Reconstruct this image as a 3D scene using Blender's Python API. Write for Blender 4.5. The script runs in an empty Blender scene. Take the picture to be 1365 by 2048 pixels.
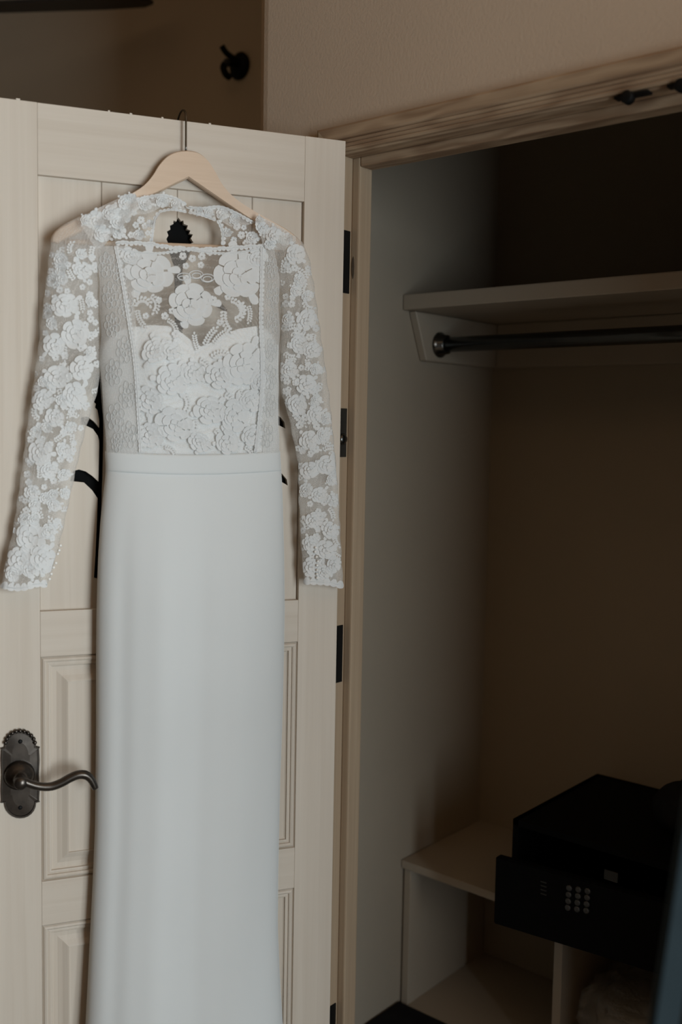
import bpy, bmesh, math, random
import numpy as np
from mathutils import Vector, Matrix

# ------------------------------------------------------------------ camera
CAM = np.array([1.1916, -1.4212, 1.5273])
YAW, PITCH, ROLL, F = math.radians(40.2087), math.radians(-4.6588), math.radians(1.0455), 2047.19
fw = np.array([-math.sin(YAW)*math.cos(PITCH), math.cos(YAW)*math.cos(PITCH), math.sin(PITCH)])
ri = np.array([math.cos(YAW), math.sin(YAW), 0.0]); up = np.cross(ri, fw)
CR = ri*math.cos(ROLL)+up*math.sin(ROLL); CU = -ri*math.sin(ROLL)+up*math.cos(ROLL)

sc = bpy.context.scene
col = sc.collection
cd = bpy.data.cameras.new('camera'); co = bpy.data.objects.new('camera', cd); col.objects.link(co)
cd.sensor_fit = 'VERTICAL'; cd.sensor_height = 36.0; cd.lens = F/2048*36.0
cd.clip_start = 0.02
co.matrix_world = Matrix([[CR[0], CU[0], -fw[0], CAM[0]], [CR[1], CU[1], -fw[1], CAM[1]],
                          [CR[2], CU[2], -fw[2], CAM[2]], [0, 0, 0, 1]])
cd.dof.use_dof = True; cd.dof.focus_distance = 1.80; cd.dof.aperture_fstop = 2.0
sc.camera = co

# ------------------------------------------------------------------ world, window light, exposure
wd = bpy.data.worlds.new('world'); sc.world = wd; wd.use_nodes = True
wd.node_tree.nodes['Background'].inputs[0].default_value = (0.75, 0.86, 1.0, 1)
wd.node_tree.nodes['Background'].inputs[1].default_value = 0.3
WIN_Y, WIN_Z, WIN_W, WIN_H, WIN_X = -1.0, 1.30, 1.35, 1.8, 3.3     # window in the right-hand wall
ld = bpy.data.lights.new('window_daylight', 'AREA'); lo = bpy.data.objects.new('window_daylight', ld); col.objects.link(lo)
ld.shape = 'RECTANGLE'; ld.size = WIN_H; ld.size_y = WIN_W; ld.energy = 122.0; ld.color = (0.84, 0.945, 1.0)
lo.location = (WIN_X+0.02, WIN_Y, WIN_Z); lo.rotation_euler = (0, math.radians(90), 0)
sc.view_settings.view_transform = 'Standard'; sc.view_settings.look = 'None'
sc.view_settings.gamma = 1.0; sc.view_settings.use_curve_mapping = False
sc.view_settings.exposure = 0.0

random.seed(7); RNG = random.Random(11)

# ------------------------------------------------------------------ pixel helpers
def ray(px, py):
    return fw + CR*(px-682.5)/F + CU*(1024-py)/F
def unplane(px, py, p0, n):
    d = ray(px, py); n = np.array(n, float)
    t = np.dot(np.array(p0)-CAM, n)/np.dot(d, n)
    return CAM + d*t
BETA = math.radians(61.188)
H = np.array([0.0, -0.017, 0.0])                       # hinge corner of the door face
DD = np.array([-math.cos(BETA), -math.sin(BETA), 0.0])   # along the door, hinge -> handle
DN = np.array([math.sin(BETA), -math.cos(BETA), 0.0])    # out of the door face
DROT = math.atan2(DD[1], DD[0])
def un(px, py, w=0.0):
    """pixel -> (u, w, z) in the door's own frame on the plane w in front of the face"""
    p = unplane(px, py, H+DN*w, DN)-H
    return (float(np.dot(p, DD)), w, float(p[2]))

# ------------------------------------------------------------------ materials
def nmat(name):
    m = bpy.data.materials.new(name); m.use_nodes = True
    nt = m.node_tree; return m, nt, nt.nodes['Principled BSDF']
def plain(name, c, rough=0.5, metal=0.0, noise=0.0, nscale=40, bump=0.0, bscale=300, spec=0.5):
    m, nt, b = nmat(name)
    b.inputs['Base Color'].default_value = (*c, 1); b.inputs['Roughness'].default_value = rough
    b.inputs['Metallic'].default_value = metal; b.inputs['Specular IOR Level'].default_value = spec
    tc = nt.nodes.new('ShaderNodeTexCoord')
    if noise:
        n = nt.nodes.new('ShaderNodeTexNoise'); n.inputs['Scale'].default_value = nscale; n.inputs['Detail'].default_value = 5
        nt.links.new(tc.outputs['Object'], n.inputs['Vector'])
        r = nt.nodes.new('ShaderNodeValToRGB')
        r.color_ramp.elements[0].position = 0.3; r.color_ramp.elements[1].position = 0.7
        r.color_ramp.elements[0].color = (*[x*(1-noise) for x in c], 1); r.color_ramp.elements[1].color = (*[min(1, x*(1+noise)) for x in c], 1)
        nt.links.new(n.outputs['Fac'], r.inputs['Fac']); nt.links.new(r.outputs['Color'], b.inputs['Base Color'])
    if bump:
        n2 = nt.nodes.new('ShaderNodeTexNoise'); n2.inputs['Scale'].default_value = bscale; n2.inputs['Detail'].default_value = 4
        nt.links.new(tc.outputs['Object'], n2.inputs['Vector'])
        bp = nt.nodes.new('ShaderNodeBump'); bp.inputs['Strength'].default_value = bump; bp.inputs['Distance'].default_value = 0.002
        nt.links.new(n2.outputs['Fac'], bp.inputs['Height']); nt.links.new(bp.outputs['Normal'], b.inputs['Normal'])
    return m
def wood(name, c1, c2, axis=2, fine=60.0, long=1.6, rough=0.55, rings=0.0, contrast=(0.3, 0.75)):
    m, nt, b = nmat(name)
    tc = nt.nodes.new('ShaderNodeTexCoord'); mp = nt.nodes.new('ShaderNodeMapping')
    s = [fine, fine, fine]; s[axis] = long
    mp.inputs['Scale'].default_value = s; nt.links.new(tc.outputs['Object'], mp.inputs['Vector'])
    n = nt.nodes.new('ShaderNodeTexNoise'); n.inputs['Scale'].default_value = 1.0; n.inputs['Detail'].default_value = 8
    n.inputs['Roughness'].default_value = 0.62; n.inputs['Distortion'].default_value = 0.5
    nt.links.new(mp.outputs['Vector'], n.inputs['Vector'])
    fac = n.outputs['Fac']
    if rings:
        mp2 = nt.nodes.new('ShaderNodeMapping'); s2 = [22.0, 22.0, 22.0]; s2[axis] = 4.5
        mp2.inputs['Scale'].default_value = s2; nt.links.new(tc.outputs['Object'], mp2.inputs['Vector'])
        n3 = nt.nodes.new('ShaderNodeTexNoise'); n3.inputs['Scale'].default_value = 1.0; n3.inputs['Detail'].default_value = 1.5
        nt.links.new(mp2.outputs['Vector'], n3.inputs['Vector'])
        mu = nt.nodes.new('ShaderNodeMath'); mu.operation = 'MULTIPLY'; mu.inputs[1].default_value = 34.0
        nt.links.new(n3.outputs['Fac'], mu.inputs[0])
        si = nt.nodes.new('ShaderNodeMath'); si.operation = 'SINE'; nt.links.new(mu.outputs[0], si.inputs[0])
        ma = nt.nodes.new('ShaderNodeMath'); ma.operation = 'MULTIPLY_ADD'; ma.inputs[1].default_value = rings
        nt.links.new(si.outputs[0], ma.inputs[0]); nt.links.new(fac, ma.inputs[2]); fac = ma.outputs[0]
    r = nt.nodes.new('ShaderNodeValToRGB')
    r.color_ramp.elements[0].position = contrast[0]; r.color_ramp.elements[1].position = contrast[1]
    r.color_ramp.elements[0].color = (*c2, 1); r.color_ramp.elements[1].color = (*c1, 1)
    nt.links.new(fac, r.inputs['Fac']); nt.links.new(r.outputs['Color'], b.inputs['Base Color'])
    b.inputs['Roughness'].default_value = rough; b.inputs['Specular IOR Level'].default_value = 0.3
    bp = nt.nodes.new('ShaderNodeBump'); bp.inputs['Strength'].default_value = 0.12; bp.inputs['Distance'].default_value = 0.001
    nt.links.new(n.outputs['Fac'], bp.inputs['Height']); nt.links.new(bp.outputs['Normal'], b.inputs['Normal'])
    return m
def net(name, c, thread, hole, scale, edge=0.12):
    """tulle: threads around small cells, the rest see-through; thin cloth lets light through"""
    m, nt, b = nmat(name); nt.nodes.remove(b); out = nt.nodes['Material Output']
    df = nt.nodes.new('ShaderNodeBsdfDiffuse'); tl = nt.nodes.new('ShaderNodeBsdfTranslucent'); tp = nt.nodes.new('ShaderNodeBsdfTransparent')
    df.inputs['Color'].default_value = (*c, 1); tl.inputs['Color'].default_value = (*c, 1)
    m1 = nt.nodes.new('ShaderNodeMixShader'); m1.inputs[0].default_value = 0.5; nt.links.new(df.outputs[0], m1.inputs[1]); nt.links.new(tl.outputs[0], m1.inputs[2])
    m2 = nt.nodes.new('ShaderNodeMixShader'); nt.links.new(tp.outputs[0], m2.inputs[1]); nt.links.new(m1.outputs[0], m2.inputs[2]); nt.links.new(m2.outputs[0], out.inputs['Surface'])
    tc = nt.nodes.new('ShaderNodeTexCoord')
    v = nt.nodes.new('ShaderNodeTexVoronoi'); v.feature = 'DISTANCE_TO_EDGE'; v.inputs['Scale'].default_value = scale
    v.inputs['Randomness'].default_value = 0.5
    nt.links.new(tc.outputs['Object'], v.inputs['Vector'])
    mr = nt.nodes.new('ShaderNodeMapRange'); mr.inputs['From Min'].default_value = edge*0.6; mr.inputs['From Max'].default_value = edge*1.6
    mr.inputs['To Min'].default_value = thread; mr.inputs['To Max'].default_value = hole
    nt.links.new(v.outputs['Distance'], mr.inputs['Value']); nt.links.new(mr.outputs['Result'], m2.inputs[0])
    return m
def sheer(name, c, tr=0.25, bump=0.4):
    m, nt, b = nmat(name); out = nt.nodes['Material Output']
    b.inputs['Base Color'].default_value = (*c, 1); b.inputs['Roughness'].default_value = 0.85; b.inputs['Specular IOR Level'].default_value = 0.08
    tl = nt.nodes.new('ShaderNodeBsdfTranslucent'); tl.inputs['Color'].default_value = (*c, 1)
    mx = nt.nodes.new('ShaderNodeMixShader'); mx.inputs[0].default_value = tr
    nt.links.new(b.outputs[0], mx.inputs[1]); nt.links.new(tl.outputs[0], mx.inputs[2]); nt.links.new(mx.outputs[0], out.inputs['Surface'])
    tc = nt.nodes.new('ShaderNodeTexCoord'); n = nt.nodes.new('ShaderNodeTexNoise'); n.inputs['Scale'].default_value = 1000; n.inputs['Detail'].default_value = 3
    nt.links.new(tc.outputs['Object'], n.inputs['Vector'])
    bp = nt.nodes.new('ShaderNodeBump'); bp.inputs['Strength'].default_value = bump; bp.inputs['Distance'].default_value = 0.001
    nt.links.new(n.outputs['Fac'], bp.inputs['Height']); nt.links.new(bp.outputs['Normal'], b.inputs['Normal'])
    return m

M = {}
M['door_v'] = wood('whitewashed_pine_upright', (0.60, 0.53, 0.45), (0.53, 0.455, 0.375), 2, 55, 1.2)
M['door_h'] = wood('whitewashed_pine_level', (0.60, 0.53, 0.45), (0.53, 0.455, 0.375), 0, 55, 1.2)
M['cas_h'] = wood('clear_pine_level', (0.45, 0.325, 0.215), (0.26, 0.165, 0.10), 0, 70, 1.5, rings=0.15)
M['cas_v'] = wood('clear_pine_upright', (0.42, 0.32, 0.22), (0.33, 0.24, 0.16), 2, 70, 1.5)
M['cas_k'] = plain('dark_brown_mark', (0.10, 0.07, 0.045), 0.8, noise=0.3, nscale=90)  # dark brown for the small mark on the door stop
M['hanger'] = wood('hanger_beech', (0.64, 0.485, 0.36), (0.57, 0.42, 0.30), 0, 90, 4, rough=0.4)
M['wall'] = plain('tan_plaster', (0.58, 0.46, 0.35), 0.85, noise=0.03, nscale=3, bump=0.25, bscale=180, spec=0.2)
M['cwall'] = plain('shaded_tan_plaster', (0.335, 0.288, 0.226), 0.85, noise=0.03, nscale=3, bump=0.2, bscale=180, spec=0.2)  # same tan wall paint, darkened so the closet's shade is in the colour
M['far'] = plain('taupe_plaster', (0.68, 0.58, 0.45), 0.85, noise=0.04, nscale=2, bump=0.2, bscale=120, spec=0.2)
M['rear'] = plain('brown_rear_wall', (0.20, 0.155, 0.11), 0.85, noise=0.04, nscale=2, bump=0.2, bscale=120, spec=0.2)
M['ceil'] = plain('ceiling_boards', (0.56, 0.34, 0.18), 0.9, noise=0.03, nscale=3, bump=0.2, bscale=120)
M['floor'] = plain('brown_carpet', (0.17, 0.125, 0.085), 0.95, noise=0.25, nscale=120, bump=0.6, bscale=700, spec=0.1)
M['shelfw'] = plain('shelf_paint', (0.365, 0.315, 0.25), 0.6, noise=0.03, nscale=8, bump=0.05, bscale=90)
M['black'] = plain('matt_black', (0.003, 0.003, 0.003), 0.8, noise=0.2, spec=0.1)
M['safe'] = plain('black_enamel', (0.003, 0.003, 0.003), 0.6, noise=0.1, bump=0.15, bscale=900, spec=0.06)
M['key'] = plain('pale_keys', (0.035, 0.035, 0.032), 0.5, noise=0.05)
M['print'] = plain('grey_print', (0.014, 0.014, 0.012), 0.6, noise=0.05)
M['bronze'] = plain('dark_bronze', (0.075, 0.064, 0.055), 0.30, 0.85, noise=0.25, nscale=60)
M['iron'] = plain('black_iron', (0.006, 0.006, 0.006), 0.6, 0.2, noise=0.15, spec=0.2)
M['steel'] = plain('dark_chrome', (0.10, 0.10, 0.095), 0.22, 0.95, noise=0.05)
M['plate'] = plain('grey_steel', (0.07, 0.07, 0.065), 0.35, 0.8, noise=0.1)
M['wire'] = plain('hook_wire', (0.16, 0.15, 0.13), 0.2, 1.0, noise=0.05)
M['bright'] = plain('bright_screw', (0.9, 0.9, 0.88), 0.45, 0.7, noise=0.05)
M['crepe'] = plain('ivory_crepe', (0.665, 0.675, 0.665), 0.75, noise=0.012, nscale=6, bump=0.06, bscale=1500, spec=0.15)
M['satin'] = plain('ivory_satin', (0.715, 0.735, 0.745), 0.6, noise=0.012, nscale=6, bump=0.05, bscale=1500, spec=0.2)
M['lace'] = sheer('ivory_lace_thread', (0.80, 0.80, 0.79), 0.24)
M['cord'] = sheer('ivory_lace_cord', (0.74, 0.735, 0.72), 0.1, 0.1)
M['net'] = net('ivory_net', (0.95, 0.895, 0.83), 0.45, 0.11, 560)
M['net_dense'] = net('ivory_net_folded', (0.93, 0.92, 0.90), 0.75, 0.45, 560)
M['net_sleeve'] = net('ivory_sleeve_net', (0.95, 0.925, 0.89), 0.62, 0.24, 560)
M['pearl'] = plain('pearl', (0.86, 0.84, 0.80), 0.15, noise=0.03, nscale=200, spec=0.8)
M['blue'] = plain('blue_grey_paint', (0.020, 0.030, 0.035), 0.85, noise=0.06, nscale=30, bump=0.2, bscale=900, spec=0.1)
M['navy'] = plain('dark_cloth', (0.012, 0.012, 0.013), 0.9, noise=0.2, nscale=30, bump=0.3, bscale=500, spec=0.1)
M['blanket'] = plain('folded_blanket', (0.16, 0.14, 0.115), 0.95, noise=0.15, nscale=20, bump=0.4, bscale=400, spec=0.1)
mp_, nt_, b_ = nmat('clear_plastic'); M['plastic'] = mp_
b_.inputs['Base Color'].default_value = (0.75, 0.72, 0.66, 1); b_.inputs['Roughness'].default_value = 0.12; b_.inputs['Alpha'].default_value = 0.28
_n = nt_.nodes.new('ShaderNodeTexNoise'); _n.inputs['Scale'].default_value = 14; _n.inputs['Detail'].default_value = 5; _n.inputs['Distortion'].default_value = 1.5
_b = nt_.nodes.new('ShaderNodeBump'); _b.inputs['Strength'].default_value = 1.0; _b.inputs['Distance'].default_value = 0.02
nt_.links.new(_n.outputs['Fac'], _b.inputs['Height']); nt_.links.new(_b.outputs['Normal'], b_.inputs['Normal'])
mg_, ntg_, bg_ = nmat('window_glass'); M['glass'] = mg_
bg_.inputs['Base Color'].default_value = (0.9, 0.95, 1, 1); bg_.inputs['Roughness'].default_value = 0.02; bg_.inputs['Alpha'].default_value = 0.08
M['blackfan'] = plain('dark_fan_blade', (0.012, 0.010, 0.008), 0.5, noise=0.2, nscale=20)

# ------------------------------------------------------------------ object helpers
def link(o, parent=None):
    col.objects.link(o)
    if parent is not None: o.parent = parent
    return o
def mesh(name, verts, faces, mat, parent=None, smooth=False):
    me = bpy.data.meshes.new(name); me.from_pydata([tuple(v) for v in verts], [], faces); me.update()
    if smooth:
        for p in me.polygons: p.use_smooth = True
    me.materials.append(M[mat] if isinstance(mat, str) else mat)
    return link(bpy.data.objects.new(name, me), parent)
def frombm(name, bm, mat, parent=None, smooth=False):
    bmesh.ops.recalc_face_normals(bm, faces=bm.faces)
    me = bpy.data.meshes.new(name); bm.to_mesh(me); bm.free()
    if smooth:
        for p in me.polygons: p.use_smooth = True
    me.materials.append(M[mat] if isinstance(mat, str) else mat)
    return link(bpy.data.objects.new(name, me), parent)
def addbox(bm, a, b, bev=0.0):
    vs = [bm.verts.new((x, y, z)) for x in (a[0], b[0]) for y in (a[1], b[1]) for z in (a[2], b[2])]
    fs = [bm.faces.new([vs[i] for i in q]) for q in ((0, 1, 3, 2), (4, 6, 7, 5), (0, 4, 5, 1), (2, 3, 7, 6), (0, 2, 6, 4), (1, 5, 7, 3))]
    if bev:
        es = list({e for f in fs for e in f.edges})
        bmesh.ops.bevel(bm, geom=es, offset=bev, segments=2, affect='EDGES', profile=0.6)
def box(name, a, b, mat, parent=None, bev=0.0):
    bm = bmesh.new(); addbox(bm, a, b, bev); return frombm(name, bm, mat, parent)
def prism(bm, pts, lo_, hi_, f):
    """closed outline pts (2-D) extruded; f(p, t) -> 3-D"""
    A = [bm.verts.new(f(p, lo_)) for p in pts]; B = [bm.verts.new(f(p, hi_)) for p in pts]
    n = len(pts); bm.faces.new(A); bm.faces.new(B[::-1])
    for i in range(n): bm.faces.new((A[i], B[i], B[(i+1) % n], A[(i+1) % n]))
def addtube(bm, pts, rad, seg=8, cap=True, flat=None):
    pts = [Vector(p) for p in pts]; n = len(pts)
    rads = rad if hasattr(rad, '__len__') else [rad]*n
    prev = None; rings = []
    for i, p in enumerate(pts):
        t = (pts[min(i+1, n-1)]-pts[max(i-1, 0)]).normalized()
        if prev is None:
            a = Vector((0, 1, 0)) if abs(t.y) < 0.9 else Vector((0, 0, 1))
            x = t.cross(a).normalized()
        else: x = (prev-t*prev.dot(t)).normalized()
        prev = x; y = t.cross(x)
        fl = 1.0 if flat is None else flat[i]
        rings.append([bm.verts.new(p+(x*math.cos(k*2*math.pi/seg)+y*math.sin(k*2*math.pi/seg)*fl)*rads[i]) for k in range(seg)])
    for a, b in zip(rings, rings[1:]):
        for k in range(seg): bm.faces.new((a[k], a[(k+1) % seg], b[(k+1) % seg], b[k]))
    if cap: bm.faces.new(rings[0][::-1]); bm.faces.new(rings[-1])
def tube(name, pts, rad, mat, parent=None, seg=10, flat=None):
    bm = bmesh.new(); addtube(bm, pts, rad, seg, True, flat); return frombm(name, bm, mat, parent, True)
def lathe(bm, c, axis, prof, seg=20):
    """prof: (distance along axis, radius)"""
    c = Vector(c); ax = Vector(axis).normalized(); x = ax.orthogonal().normalized(); y = ax.cross(x); rings = []
    for d, r in prof:
        rings.append([bm.verts.new(c+ax*d+(x*math.cos(k*2*math.pi/seg)+y*math.sin(k*2*math.pi/seg))*max(r, 1e-5)) for k in range(seg)])
    for a, b in zip(rings, rings[1:]):
        for k in range(seg): bm.faces.new((a[k], a[(k+1) % seg], b[(k+1) % seg], b[k]))
    bm.faces.new(rings[0][::-1]); bm.faces.new(rings[-1])
def empty(name, loc=(0, 0, 0), rz=0.0):
    o = bpy.data.objects.new(name, None); col.objects.link(o); o.location = loc; o.rotation_euler = (0, 0, rz)
    o.empty_display_size = 0.05; return o
def tag(o, label, cat=None, group=None, kind=None):
    o['label'] = label
    if cat: o['category'] = cat
    if group: o['group'] = group
    if kind: o['kind'] = kind
    return o
def structure(o, label=None, cat=None):
    o['kind'] = 'structure'
    if label: o['label'] = label
    if cat: o['category'] = cat
    return o
def spline(pts, n):
    """Catmull-Rom through the points, n samples"""
    P = np.array(pts, float); m = len(P); out = []
    for k in range(n):
        t = k/(n-1)*(m-1); i = min(int(t), m-2); f = t-i
        p0, p1, p2, p3 = P[max(i-1, 0)], P[i], P[i+1], P[min(i+2, m-1)]
        out.append(0.5*((2*p1)+(-p0+p2)*f+(2*p0-5*p1+4*p2-p3)*f*f+(-p0+3*p1-3*p2+p3)*f**3))
    return np.array(out)
def resample(pts, n):
    P = np.array(pts, float); d = np.r_[0, np.cumsum(np.linalg.norm(np.diff(P, axis=0), axis=1))]
    t = np.linspace(0, d[-1], n); return np.c_[[np.interp(t, d, P[:, k]) for k in range(P.shape[1])]].T

# ------------------------------------------------------------------ the setting
XL, YB = -0.1426, 0.7158          # closet: face of its left wall, face of its back wall
OW, OH = 1.17, 2.012              # opening width and height
CEIL = 2.95
structure(box('floor', (-2.9, -6.0, -0.05), (3.45, 1.0, 0.0), 'floor'), 'brown carpet floor of the room and closet', 'floor')
structure(box('ceiling', (-2.9, -6.0, CEIL), (3.45, 1.0, CEIL+0.06), 'ceil'), 'warm brown room ceiling above the closet', 'ceiling')
# closet wall around the opening (bullnose end on the left)
WT = 0.060
XE = XL-0.113
bm = bmesh.new(); pier = []; R = 0.045
for k in range(7):
    a = math.pi+k*math.pi/12
    pier.append((XE+R+R*math.cos(a), R+R*math.sin(a)))
pier += [(-0.03, 0.0), (-0.03, WT), (XE, WT)]
prism(bm, pier, 0.0, CEIL, lambda p, t: (p[0], p[1], t))
addbox(bm, (-0.03, 0.0, OH+0.018), (OW+0.018, WT, CEIL)); addbox(bm, (OW+0.018, 0.0, 0.0), (3.45, WT, CEIL))
structure(frombm('wall_front', bm, 'wall'), 'tan plaster wall above the closet opening', 'wall')
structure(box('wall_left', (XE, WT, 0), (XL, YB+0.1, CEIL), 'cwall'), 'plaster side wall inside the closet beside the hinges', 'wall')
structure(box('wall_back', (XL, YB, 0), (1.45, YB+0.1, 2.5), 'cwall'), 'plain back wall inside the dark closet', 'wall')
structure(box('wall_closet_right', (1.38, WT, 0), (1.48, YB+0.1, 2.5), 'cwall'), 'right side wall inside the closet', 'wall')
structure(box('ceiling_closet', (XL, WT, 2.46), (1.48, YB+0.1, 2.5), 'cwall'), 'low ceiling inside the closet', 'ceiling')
FARY = 0.52
structure(box('wall_far', (-2.9, FARY, 0), (XE, FARY+0.1, CEIL), 'far'), 'dim taupe wall beyond the open closet door', 'wall')
structure(box('wall_room_left', (-3.0, -6.0, 0), (-2.9, 1.0, CEIL), 'rear'), 'left wall of the room', 'wall')
structure(box('wall_room_back', (-2.9, -6.1, 0), (3.45, -6.0, CEIL), 'rear'), 'rear wall of the room', 'wall')
bm = bmesh.new()
y0, y1, z0, z1 = WIN_Y-WIN_W/2, WIN_Y+WIN_W/2, WIN_Z-WIN_H/2, WIN_Z+WIN_H/2
for a, b in (((WIN_X, -6.0, 0), (WIN_X+0.15, y0, CEIL)), ((WIN_X, y1, 0), (WIN_X+0.15, 0.0, CEIL)),
             ((WIN_X, y0, 0), (WIN_X+0.15, y1, z0)), ((WIN_X, y0, z1), (WIN_X+0.15, y1, CEIL))): addbox(bm, a, b)
structure(frombm('wall_room_right', bm, 'wall'), 'right wall of the room with the window', 'wall')
win = structure(empty('window_1', (WIN_X+0.09, WIN_Y, z0)), 'window that lets daylight into the room', 'window')
bm = bmesh.new()
for a, b in (((0, -WIN_W/2, 0), (0.05, -WIN_W/2+0.05, WIN_H)), ((0, WIN_W/2-0.05, 0), (0.05, WIN_W/2, WIN_H)),
             ((0, -WIN_W/2, 0), (0.05, WIN_W/2, 0.05)), ((0, -WIN_W/2, WIN_H-0.05), (0.05, WIN_W/2, WIN_H)), ((0.01, -0.02, 0.05), (0.04, 0.02, WIN_H-0.05))): addbox(bm, a, b)
frombm('window_frame', bm, 'shelfw', win)
for s in (-1, 1):
    box('pane', (0.02, min(s*0.02, s*(WIN_W/2-0.05)), 0.05), (0.026, max(s*0.02, s*(WIN_W/2-0.05)), WIN_H-0.05), 'glass', win)

# door frame: jamb, stop, casing
frame = structure(empty('trim_1', (0, 0, 0)), 'clear pine frame and casing around the closet opening', 'door frame')
JX = -0.020
box('side_jamb', (JX-0.018, -0.004, 0), (JX, 0.064, OH), 'cas_v', frame, 0.0015)
box('side_jamb', (OW, -0.004, 0), (OW+0.018, 0.064, OH), 'cas_v', frame, 0.0015)
box('head_jamb', (JX-0.018, -0.004, OH), (OW+0.018, 0.064, OH+0.018), 'cas_h', frame, 0.0015)
box('door_stop', (JX, 0.026, 0), (JX+0.018, 0.062, OH), 'cas_v', frame, 0.003)
box('door_stop', (OW-0.018, 0.026, 0), (OW, 0.062, OH), 'cas_v', frame, 0.003)
box('door_stop', (JX+0.0182, 0.026, OH-0.017), (OW-0.0182, 0.062, OH), 'cas_h', frame, 0.003)
# casing profile: (distance from the opening edge, projection)
CW = 0.044
prof = [(0, 0.0), (0, 0.010), (0.003, 0.012), (0.005, 0.0125), (0.0065, 0.0105), (0.008, 0.0125), (0.0115, 0.0135), (0.013, 0.0112), (0.0145, 0.0135),
        (0.018, 0.015), (0.0195, 0.0125), (0.021, 0.0152), (0.024, 0.0165), (CW-0.004, 0.018), (CW, 0.016), (CW, 0.0)]
def casing(name, a, b, inner, out, mat, mitre):
    """a, b ends of the opening edge (x, z); out = outward direction; mitred at ends"""
    bm = bmesh.new(); ends = []
    for e, m in ((a, mitre[0]), (b, mitre[1])):
        ends.append([bm.verts.new((e[0]+out[0]*d+m[0]*d, -0.001-h, e[1]+out[1]*d+m[1]*d)) for d, h in prof])
    n = len(prof)
    for i in range(n): bm.faces.new((ends[0][i], ends[1][i], ends[1][(i+1) % n], ends[0][(i+1) % n]))
    bm.faces.new(ends[0][::-1]); bm.faces.new(ends[1])
    return frombm(name, bm, mat, frame)
casing('head_casing', (JX-0.003, OH+0.003), (OW, OH+0.003), None, (0, 1), 'cas_h', ((-1, 0), (1, 0)))
casing('side_casing', (JX-0.003, 0), (JX-0.003, OH+0.003), None, (-1, 0), 'cas_v', ((0, 0), (0, 1)))
casing('side_casing', (OW+0.003, 0), (OW+0.003, OH+0.003), None, (1, 0), 'cas_v', ((0, 0), (0, 1)))
# hinge leaves and a catch plate let into the jamb
for ya, yb in ((461, 585), (1248, 1363), (1992, 2105)):
    zt = unplane(692, ya, (JX, 0, 0), (1, 0, 0))[2]; zb = unplane(682, yb, (JX, 0, 0), (1, 0, 0))[2]
    hg = box('hinge_leaf', (JX-0.001, -0.004, zb), (JX+0.002, 0.022, zt), 'iron', frame, 0.0006)
    tube('hinge_pin', [(JX+0.004, -0.009, zb), (JX+0.004, -0.009, zt)], 0.0045, 'iron', hg, 10)
zt = unplane(692, 817, (JX, 0, 0), (1, 0, 0))[2]; zb = unplane(690, 914, (JX, 0, 0), (1, 0, 0))[2]
cp = box('catch_plate', (JX-0.001, -0.004, zb), (JX+0.002, 0.022, zt), 'plate', frame, 0.0006)
bm = bmesh.new(); lathe(bm, (JX+0.002, 0.009, zb+(zt-zb)*0.37), (1, 0, 0), [(0, 0.010), (0.003, 0.0105), (0.006, 0.008), (0.0075, 0.003)]); frombm('catch_ball', bm, 'steel', cp, True)
bm = bmesh.new(); kp = unplane(711, 535, (0, 0.026, 0), (0, 1, 0)); lathe(bm, (0, 0, 0), (0, -1, 0), [(0, 0.004), (0.0008, 0.003)], 14)
for v in bm.verts: v.co.z *= 5.5
kn = frombm('dark_mark', bm, 'cas_k', frame); kn.location = (JX+0.006, 0.0262, kp[2])  # narrow upright dark mark on the stop's front face
# two roller catches under the head jamb
for px, py, dx in ((1267, 190, 0), (1375, 166, 0)):
    p = unplane(px, py, (0, 0, OH), (0, 0, 1))
    c = box('ball_catch', (p[0]-0.026, p[1]-0.008, OH-0.003), (p[0]+0.026, p[1]+0.008, OH+0.001), 'iron', frame, 0.0008)
    bm = bmesh.new(); lathe(bm, (p[0]-0.004, p[1]-0.001, OH-0.005), (0, -1, 0), [(0, 0.007), (0.001, 0.009), (0.013, 0.009), (0.014, 0.007)]); frombm('roller', bm, 'iron', c, True)

# ------------------------------------------------------------------ the door
L = 0.596; T = 0.035; ZT = 2.03
US, UL = 0.0749, 0.5206
ZP, ZB, ZM1, ZM2, ZL = 1.9189, 1.22, 1.144, 0.7626, 0.6862
ZL2 = 0.21
door = structure(empty('door_1', tuple(H), DROT), 'open whitewashed pine closet door with carved cutouts and moulded panels', 'door')
box('stile', (0, -T, 0.01), (US, 0, ZT), 'door_v', door, 0.0012)
box('stile', (UL, -T, 0.01), (L, 0, ZT), 'door_v', door, 0.0012)
top_rail = box('rail', (US, -T, ZP), (UL, 0, ZT-0.0004), 'door_h', door, 0.0010)
for a, b in ((ZM1, ZB), (ZL, ZM2), (0.01, ZL2)): box('rail', (US, -T, a), (UL, 0, b), 'door_h', door, 0.0010)
# splinters along the top edge
for px, ww, hh in ((36, 9, 3), (218, 5, 2), (262, 6, 2), (325, 5, 2), (420, 6, 2)):
    u, _, z = un(px, 192+px*0.135, 0.0)
    box('splinter', (u-0.0007*ww/2, -0.004, ZT-0.0015), (u+0.0007*ww/2, 0.0004, ZT+0.0007*hh), 'door_h', door, 0.0006)
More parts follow.
